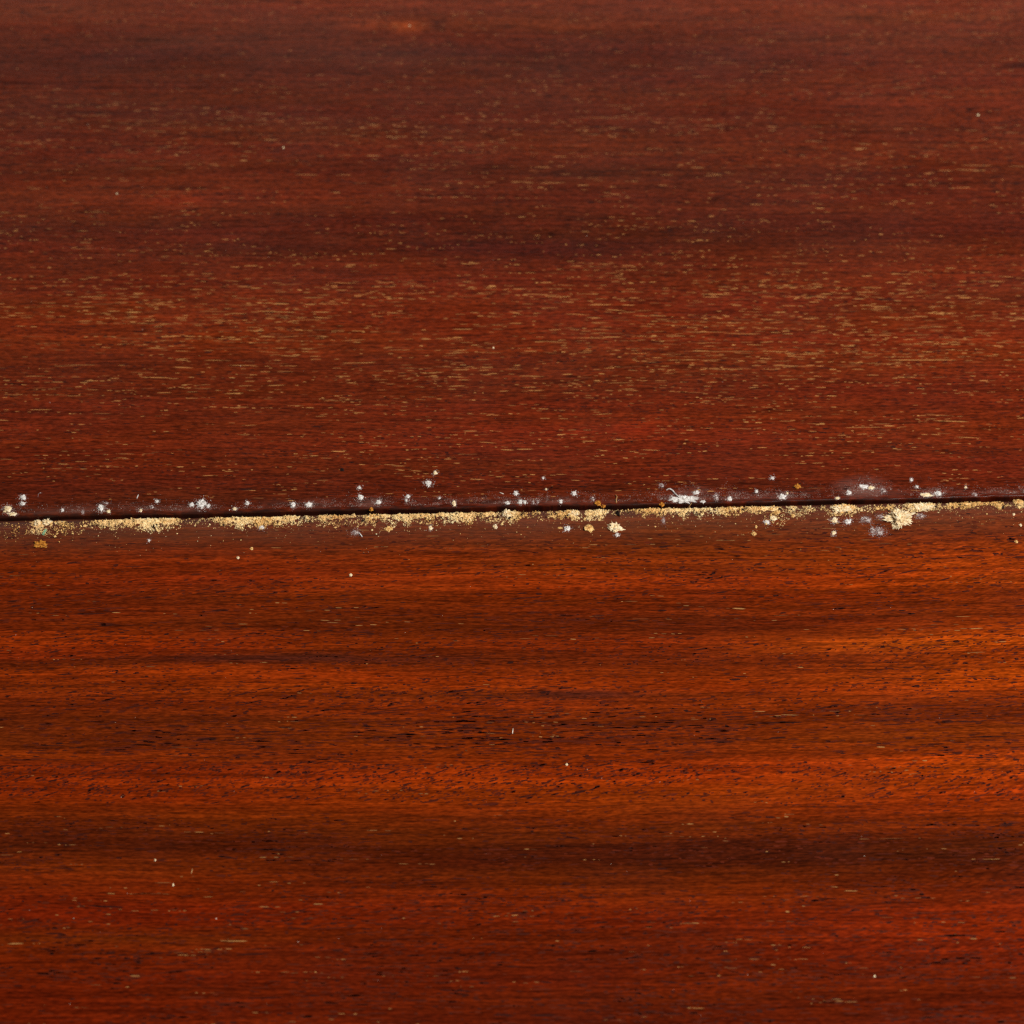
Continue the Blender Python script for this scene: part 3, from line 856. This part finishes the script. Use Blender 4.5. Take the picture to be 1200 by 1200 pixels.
GT = 'white mould tufts along the joint'
GC = 'powder crumbs on the lower board'
GO = 'ochre crumbs in the joint'
TUFTS = [
    # label, column, row, width, height, material, fuzz, relief
    ('cream mould tuft on the upper board at the photo\'s left edge', 9, 597, 9, 8, MAT_CREAM, .7, .6),
    ('flat cream smear at the joint just right of the leftmost tuft', 15, 602.5, 10, 4, MAT_CREAM, .5, .4),
    ('white fuzzy spot, upper one of the stacked pair near the left edge', 27, 583, 7, 6, MAT_WHITE, 1, .6),
    ('white fuzzy spot, lower one of the stacked pair near the left edge', 26.5, 590.5, 6, 5, MAT_WHITE, .8, .6),
    ('small round white speck above the joint right of the green flake', 73, 598, 4, 4, MAT_WHITE, .6, .7),
    ('faint upright pale speck touching the joint, left of a starry tuft', 97, 600.5, 3, 4.5, MAT_GREY, .5, .6),
    ('starry white mould tuft with a smaller pale tuft beside it', 118, 595.5, 8, 8, MAT_WHITE, 1, .6),
    ('pale small tuft at the lower right of a starry white tuft', 127, 599.5, 5, 4.5, MAT_CREAM, .7, .5),
    ('dim grey smudge at the upper right of a starry white tuft', 124, 589.5, 6, 3, MAT_GREY, .5, .25),
    ('cream speck at the joint left of two dim specks', 165, 598.5, 3.5, 4, MAT_CREAM, .5, .6),
    ('small white point, upper of two specks left of the large tuft', 184, 587.5, 4, 3.5, MAT_WHITE, .7, .6),
    ('dim grey speck, lower of two left of the large tuft', 178, 594, 5, 4, MAT_GREY, .6, .5),
    ('white speck at the left side of the large left mould tuft', 224.5, 591.5, 6, 4.5, MAT_WHITE, .7, .6),
    ('largest white mould tuft on the left third of the joint', 236, 591, 11, 10, MAT_WHITE, 1, .6),
    ('white speck clinging to the right side of the large left tuft', 244, 593.5, 5, 4, MAT_WHITE, .9, .5),
    ('cream speck at the joint right of the large left tuft', 275, 596.5, 5, 4, MAT_CREAM, .6, .5),
    ('clean bright white dot standing alone right of the large left tuft', 290, 590, 5, 5, MAT_WHITE, .3, .7),
    ('bright oval white tuft, left of a pair above the joint', 343, 592, 6.5, 7, MAT_WHITE, .5, .7),
    ('wider white tuft with a hazy right side, right of a pair', 362, 591.5, 8, 6, MAT_WHITE, .9, .5),
    ('dim white speck above a brighter tuft, over the ochre crumb', 421, 571.5, 4.5, 4, MAT_WHITE, .6, .5),
    ('bright white tuft below a dim speck, left of centre', 422.5, 583, 6.5, 5.5, MAT_WHITE, .7, .6),
    ('round white tuft just right of the small ochre crumb', 443.5, 588.5, 7, 5.5, MAT_WHITE, .7, .6),
    ('small white tuft with a dot beneath, below the high pair', 478, 582, 5, 5, MAT_WHITE, 1, .5),
    ('white dot beneath a small tuft, below the high pair', 476, 586.5, 3, 3, MAT_WHITE, .4, .6),
    ('fuzzy white tuft, lower left of the pair highest above the joint', 502, 566.5, 7.5, 6.5, MAT_WHITE, 1, .5),
    ('cream dot, upper right of the pair highest above the joint', 510, 554.5, 5, 4.5, MAT_CREAM, .4, .6),
    ('tiny white dot between the high pair and the cream grain', 515, 583.5, 2.8, 3, MAT_WHITE, .4, .6),
    ('upright cream grain at the joint near the photo\'s centre', 532, 590, 4.5, 7, MAT_CREAM, .2, .8),
    ('white speck over the joint above the cream lump at centre', 595, 589.5, 5, 4, MAT_WHITE, .8, .5),
    ('slanted white speck right of centre, highest of its row', 604.5, 578.5, 5.5, 4.5, MAT_WHITE, 1, .5),
    ('first of four small white tufts in a row right of centre', 609.5, 588.5, 4.5, 5.5, MAT_WHITE, 1, .5),
    ('second of four small white tufts in a row right of centre', 615, 588.5, 4, 4.5, MAT_WHITE, .9, .5),
    ('third of four small white tufts in a row right of centre', 624.5, 589, 4, 4, MAT_GREY, 1, .5),
    ('fourth of four small white tufts in a row right of centre', 630, 588.5, 3, 3.5, MAT_GREY, .8, .5),
    ('white tuft in grey bloom left of the pair of ochre crumbs', 657, 588, 4.5, 4.5, MAT_WHITE, .9, .5),
    ('bright angular white speck standing clear of the bloom above it', 673, 578.5, 6, 5, MAT_WHITE, .9, .5),
    ('tiny white dot high on the upper board above the tuft row', 636.5, 560, 3.2, 3.2, MAT_WHITE, .3, .6),
    ('tiny cream dot below a white dot above the tuft row', 640, 573.5, 2.6, 2.6, MAT_CREAM, .2, .6),
    ('pale tuft directly above the pair of ochre crumbs', 694.5, 585, 4.5, 5, MAT_GREY, .9, .5),
    ('dim double smudge above the long white patch with a tail', 775.5, 569, 6, 4.5, MAT_GREY, .9, .4),
    ('dim grey tuft left of the long white patch with a tail', 787, 583.5, 6, 6, MAT_GREY, .9, .4),
    ('long bumpy white mould patch lying along the joint', 802, 585.5, 26, 8.5, MAT_WHITE, .6, .45),
    ('white tuft above the right end of the long mould patch', 816, 577.5, 6.5, 4.5, MAT_WHITE, .7, .5),
    ('flat white speck at the joint right of the long mould patch', 824, 588, 6, 3, MAT_WHITE, .6, .4),
    ('grey hazy tuft, left of two right of the long patch', 839, 582.5, 6, 9, MAT_GREY, .8, .25),
    ('white flecked tuft, right of two right of the long patch', 855, 584.5, 5, 5, MAT_WHITE, 1, .4),
    ('bright white dot alone above the joint, three quarters across', 886.5, 576, 4, 4, MAT_WHITE, .5, .6),
    ('white dot high on the upper board, three quarters across', 905, 560.5, 5, 4, MAT_WHITE, .5, .5),
    ('wide white tuft under the orange grain on the upper board', 917, 582, 8, 6, MAT_WHITE, 1, .4),
    ('tiny cream dot at the upper right of a wide white tuft', 922.5, 578, 3, 3, MAT_CREAM, .3, .6),
    ('low cream fleck at the foot of the mildew mound\'s left slope', 981.5, 584, 6, 3, MAT_CREAM, .5, .4),
    ('white tuft on the left slope of the mildew mound', 995, 577.5, 6, 5, MAT_WHITE, 1, .35),
    ('brightest white crest on top of the mildew mound', 1012, 570.5, 10, 5, MAT_WHITE, .9, .2),
    ('cream crest right beside the brightest top of the mildew mound', 1021, 571.5, 7, 4.5, MAT_CREAM, .9, .25),
    ('grey white tuft on the right slope of the mildew mound', 1034.5, 575, 7, 6, MAT_GREY, 1, .3),
    ('small white dot, higher of two right of the mildew mound', 1068, 562.5, 3.5, 4, MAT_WHITE, .5, .5),
    ('small white dot, lower of two right of the mildew mound', 1074.5, 570.5, 4, 3, MAT_WHITE, .6, .5),
    ('speckled cream tuft, left of the pair right of the mound', 1084.5, 580, 12, 4, MAT_CREAM, 1, .3),
    ('bright white tuft, right of the pair right of the mound', 1099.5, 578.5, 8, 6.5, MAT_WHITE, 1, .4),
    ('tiny cream dot alone on the upper board far right', 1131.5, 571, 3, 3, MAT_CREAM, .2, .6),
    ('dim grey smudge above the joint far right', 1142.5, 579.5, 7, 4, MAT_GREY, .8, .25),
    ('white fluff on the lower board, leftmost, under the powder line', 306.5, 618.5, 6.5, 4.5, MAT_WHITE, .9, .5),
    ('white point lying on a pale grain line, lower board left', 174.5, 633.5, 3.5, 3.5, MAT_WHITE, .3, .7),
    ('grey cobwebby smear on the lower board left of a tan crumb', 416, 624, 9, 6, MAT_GREY, 1, .25),
    ('whitish crumb right of the tan crumb, lower board left of centre', 504.5, 619, 4, 6.5, MAT_CREAM, .6, .6),
    ('pinkish white fluff left of two tan crumbs on the lower board', 664.5, 619.5, 7, 6, MAT_WHITE, .8, .5),
    ('small white fluff under the bigger of two tan crumbs', 723, 627, 4.5, 4.5, MAT_WHITE, .9, .5),
    ('wispy white fleck on the lower board under the long mould patch', 777.5, 610, 4, 7, MAT_GREY, 1, .3),
    ('bright white fluff touching a cream crumb, lower board right', 898.5, 612, 7, 5, MAT_WHITE, .6, .6),
    ('cream fluff left of a white double fluff, lower board right', 978, 610, 7, 7, MAT_CREAM, 1, .4),
    ('white double fluff between cream fluff and grey patch', 993.5, 611.5, 8, 5.5, MAT_WHITE, 1, .5),
    ('cream four pointed star fluff lowest on the lower board right', 977, 624.5, 5, 5, MAT_CREAM, 1, .4),
    ('grey mouldy patch right of a white double fluff', 1015, 609, 12, 7, MAT_GREY, 1, .2),
    ('grey white mouldy patch below and left of the biggest clump', 1028.5, 623, 15, 9, MAT_GREY, 1, .2),
    ('small grey patch between powder line and biggest clump\'s left side', 1032, 605.5, 8, 5, MAT_GREY, 1, .2),
    ('grey mouldy patch right of the biggest clump', 1079, 604.5, 9, 5, MAT_GREY, 1, .2),
]
for lab, a, b, w, h, mt, fz, hg in TUFTS:
    crumb('mould_tuft', 'mould tuft', lab, a, b, w * 0.80, h * 0.78, mt, fz, hg * 0.85, GT)
    # the fine fuzz round a tuft belongs to the bloom
    nh = int(10 + 2.4 * w * h * (0.4 + fz))
    hx = a + rng.normal(0, 0.36, nh) * (w + 1.0)
    hy = b + rng.normal(0, 0.34, nh) * (h + 1.0)
    hx, hy, hz = on_board(hx, hy)
    hv = hy - joint_y(hx)
    hk = np.abs(hv) > GAP + 0.0001
    hr = np.exp(rng.normal(math.log(0.25), 0.35, nh)) * PX
    t0 = np.array(lin((170, 150, 146) if mt is not MAT_GREY else (130, 104, 102)))
    t1 = np.array(lin((245, 238, 228) if mt is not MAT_GREY else (190, 174, 170)))
    hu = rng.uniform(0, 1, nh)[:, None]
    BL.append((hx[hk], hy[hk], (hz + hr * 0.4)[hk], hr[hk], (t0 * (1 - hu) + t1 * hu)[hk]))
bl = grains('mildew_bloom', *[np.concatenate([q[i] for q in BL]) for i in range(5)], 0.5, 91)
tag(bl, 'thin greyish mildew bloom along the edge of the upper board', 'mildew', kind='stuff')

CRUMBS = [
    ('biggest pale yellow powder clump on the lower board', 1053, 608, 24, 19, MAT_CREAM, .5, .5),
    ('cream powder lump, left of the pair above the green flake', 44, 613.5, 8, 8, MAT_CREAM, .2, .8),
    ('cream powder lump, right of the pair above the green flake', 55, 612.5, 10, 7, MAT_CREAM, .4, .7),
    ('orange brown crumb below the green flake', 48, 638.5, 12, 8, MAT_OCHRE, .6, .6),
    ('tan crumb below the powder line left of centre', 455.5, 620, 9, 5.5, MAT_TAN, .1, .7),
    ('small round cream crumb below the large lump near centre', 580.5, 617.5, 5, 5, MAT_CREAM, .2, .7),
    ('large cream lump in the powder line near the photo\'s centre', 594.5, 603, 11, 10, MAT_CREAM, .2, .8),
    ('cream lump in the powder line right of centre', 672, 602.5, 11, 8, MAT_CREAM, .3, .7),
    ('small flat tan chip left of pinkish white fluff', 656, 618.8, 5, 2.6, MAT_TAN, .1, .5),
    ('tan crumb, left and smaller of the two side by side', 689.5, 619.5, 9, 7, MAT_TAN, .4, .7),
    ('tan crumb, right and bigger of the two side by side', 720, 618.5, 14, 10, MAT_CREAM, .5, .6),
    ('lone tan crumb lowest under the powder, three quarters across', 883.5, 626, 5.5, 4, MAT_TAN, .1, .7),
    ('tiny tan crumb just above a lone tan crumb', 886, 617.5, 3, 3, MAT_TAN, .1, .7),
    ('tan crumb at the lower powder edge above a cream crumb', 910.5, 601.5, 6, 5.5, MAT_TAN, .1, .8),
    ('cream crumb touching bright white fluff, lower board right', 906, 608, 8, 6, MAT_CREAM, .3, .7),
    ('small tan crumb right of a cream crumb by white fluff', 929, 604.5, 4.5, 4.5, MAT_TAN, .1, .7),
    ('wide pale heap in the powder line left of the biggest clump', 985, 597, 20, 9, MAT_CREAM, .4, .5),
    ('wide pale heap in the powder line right of the biggest clump', 1080, 595, 22, 8, MAT_CREAM, .4, .5),
    ('tan finger shaped crumb hanging below the powder far right', 1171, 594, 5, 9, MAT_TAN, .2, .7),
    ('ochre crumb bridging the joint at the far right', 1193, 588.5, 11, 6, MAT_TAN, .5, .7),
    ('tiny white crumb below the powder at the far right', 1188, 603, 3, 3, MAT_CREAM, .3, .7),
    ('tiny pale crumb alone near the right edge of the lower board', 1196, 615.5, 3.2, 3, MAT_CREAM, .2, .7),
    ('small orange crumb at the right edge below the others', 1191, 635, 4, 4, MAT_TAN, .1, .7),
    ('tiny orange crumb on the lower board left, upper of two', 295, 643, 3.4, 3, MAT_TAN, .2, .7),
    ('tiny pale crumb on the lower board left, lower of two', 279, 653.8, 3, 3, MAT_CREAM, .2, .7),
    ('tiny cream crumb on the lower board left of centre', 411, 674, 3.4, 3.4, MAT_CREAM, .1, .7),
]
for lab, a, b, w, h, mt, fz, hg in CRUMBS:
    crumb('powder_crumb', 'crumb', lab, a, b, w * 0.9, h * 0.9, mt, fz + 0.15, hg, GC)

OCHRES = [
    ('small ochre crumb caught in the joint left of centre', 435, 597, 4, 4, MAT_OCHRE, 0, .8),
    ('ochre crumb at the joint, left and larger of two', 701, 590, 6, 5, MAT_OCHRE, 0, .8),
    ('ochre crumb at the joint, right and lower of two', 707, 592, 5, 3.5, MAT_OCHRE, 0, .8),
    ('ochre crumb in the joint left of the long mould patch', 776, 590.5, 6, 4, MAT_OCHRE, 0, .8),
    ('orange grain on the upper board above a wide white tuft', 934.5, 570.5, 6, 4.5, MAT_OCHRE, .3, .6),
]
for lab, a, b, w, h, mt, fz, hg in OCHRES:
    crumb('ochre_crumb', 'crumb', lab, a, b, w, h, mt, fz, hg, GO)
crumb('black_grit', 'grit', 'single black speck on the upper board left of centre', 401, 550.5, 4.5, 3.5, MAT_BLACK, 0, .5)

SPECKS = [
    ('bright cream speck in the upper left quarter of the upper board', 332, 173, 2.6, 2.6),
    ('tiny white speck on the upper board far left', 137, 227, 2.4, 2.4),
    ('bright cream speck near the top right of the upper board', 1146, 135, 3.4, 3.2),
    ('small white speck among dense pale flecks at centre', 578, 407.5, 2.8, 2.6),
    ('white speck by the orange knot at the top of the upper board', 480, 30, 2.2, 2.2),
    ('pale speck in the middle of the lower board right of a fibre', 664, 896, 3, 3),
    ('white speck on dark stripe of the lower board, left', 182, 1008, 2.6, 2.8),
    ('pale speck low on the lower board left', 203, 1037, 2.6, 2.8),
    ('white speck low on the lower board, right half', 1025, 1144, 2.6, 2.6),
]
for lab, a, b, w, h in SPECKS:
    crumb('dust_speck', 'dust speck', lab, a, b, w * 0.75, h * 0.75, MAT_CREAM, .2, .7, 'single dust specks')

# the green flake: a thin bent chip of paint
x, y, z = (float(q) for q in on_board(52.2, 624))
bm = bmesh.new()
outline = [(-2.4, -3.2), (-0.4, -3.6), (1.8, 0.2), (2.6, 3.0), (0.9, 3.4), (-1.6, 0.6)]
lo_v = [bm.verts.new((a * PX, b * PX / 0.82, 0.00003 + 0.00004 * (b + 3.6) / 7)) for a, b in outline]
hi_v = [bm.verts.new((a * PX, b * PX / 0.82, 0.00012 + 0.00004 * (b + 3.6) / 7)) for a, b in outline]
bm.faces.new(hi_v)
bm.faces.new(lo_v[::-1])
for i in range(6):
    bm.faces.new((lo_v[i], lo_v[(i + 1) % 6], hi_v[(i + 1) % 6], hi_v[i]))
me = bpy.data.meshes.new('green_flake')
bm.to_mesh(me)
bm.free()
me.materials.append(MAT_GREEN)
fl = link(bpy.data.objects.new('green_flake', me))
fl.location = (x, y, z + 0.00005)
tag(fl, 'small pale green paint flake on the lower board far left', 'paint flake')

MAT_FIBRE = crumb_material('pale_fibre', (196, 172, 150), (240, 226, 208))
MAT_HAIR = crumb_material('tan_fibre', (150, 104, 60), (214, 168, 110))
fibre('lint_fibre', 'fibre', 'white tail like fibre curling from the long mould patch',
      [(781, 574.5, 0), (784, 573.5, 1), (788, 575.5, 1), (792, 580, 1), (797, 584, 1)], 0.75, MAT_WHITE)
fibre('lint_fibre', 'fibre', 'tiny hooked grey fibre right of the stacked white pair', [(44.5, 583, 0), (45, 579.5, 0), (47, 578, 0.5), (50, 577.8, 0)], 0.42, MAT_GREY)
fibre('lint_fibre', 'fibre', 'short white fibre above the joint right of a starry tuft', [(160.5, 584.5, 0), (161.2, 582, 0), (162.5, 580, 0.4)], 0.5, MAT_WHITE)
fibre('lint_fibre', 'fibre', 'tan hair standing up at the joint right of two ochre crumbs', [(722.5, 590, 0), (722, 586, 1), (723, 583, 1), (721.5, 580.5, 1)], 0.55, MAT_HAIR)
fibre('lint_fibre', 'fibre', 'thin tan hair crossing the joint under the long mould patch', [(807, 596, 1), (808.5, 592, 3), (811, 590, 4)], 0.35, MAT_HAIR)
fibre('lint_fibre', 'fibre', 'short pale fibre in the grey cobwebby smear', [(420.5, 624.5, 0), (422.5, 627, 1), (424.5, 629.5, 0)], 0.6, MAT_WHITE)
fibre('lint_fibre', 'fibre', 'short upright pale fibre in the middle of the lower board', [(600.5, 860, 0), (600.8, 857, 0.4), (601.2, 854, 0)], 0.6, MAT_FIBRE)
fibre('lint_fibre', 'fibre', 'small pale slanted fibre on the upper board above centre joint', [(585.5, 577, 0), (588, 578.5, 0.4), (590.5, 579, 0)], 0.45, MAT_FIBRE)
fibre('lint_fibre', 'fibre', 'thin pale fibre near the bottom of the lower board, left', [(224, 1024, 0), (225, 1021, .4), (225.5, 1018, 0)], 0.4, MAT_HAIR)
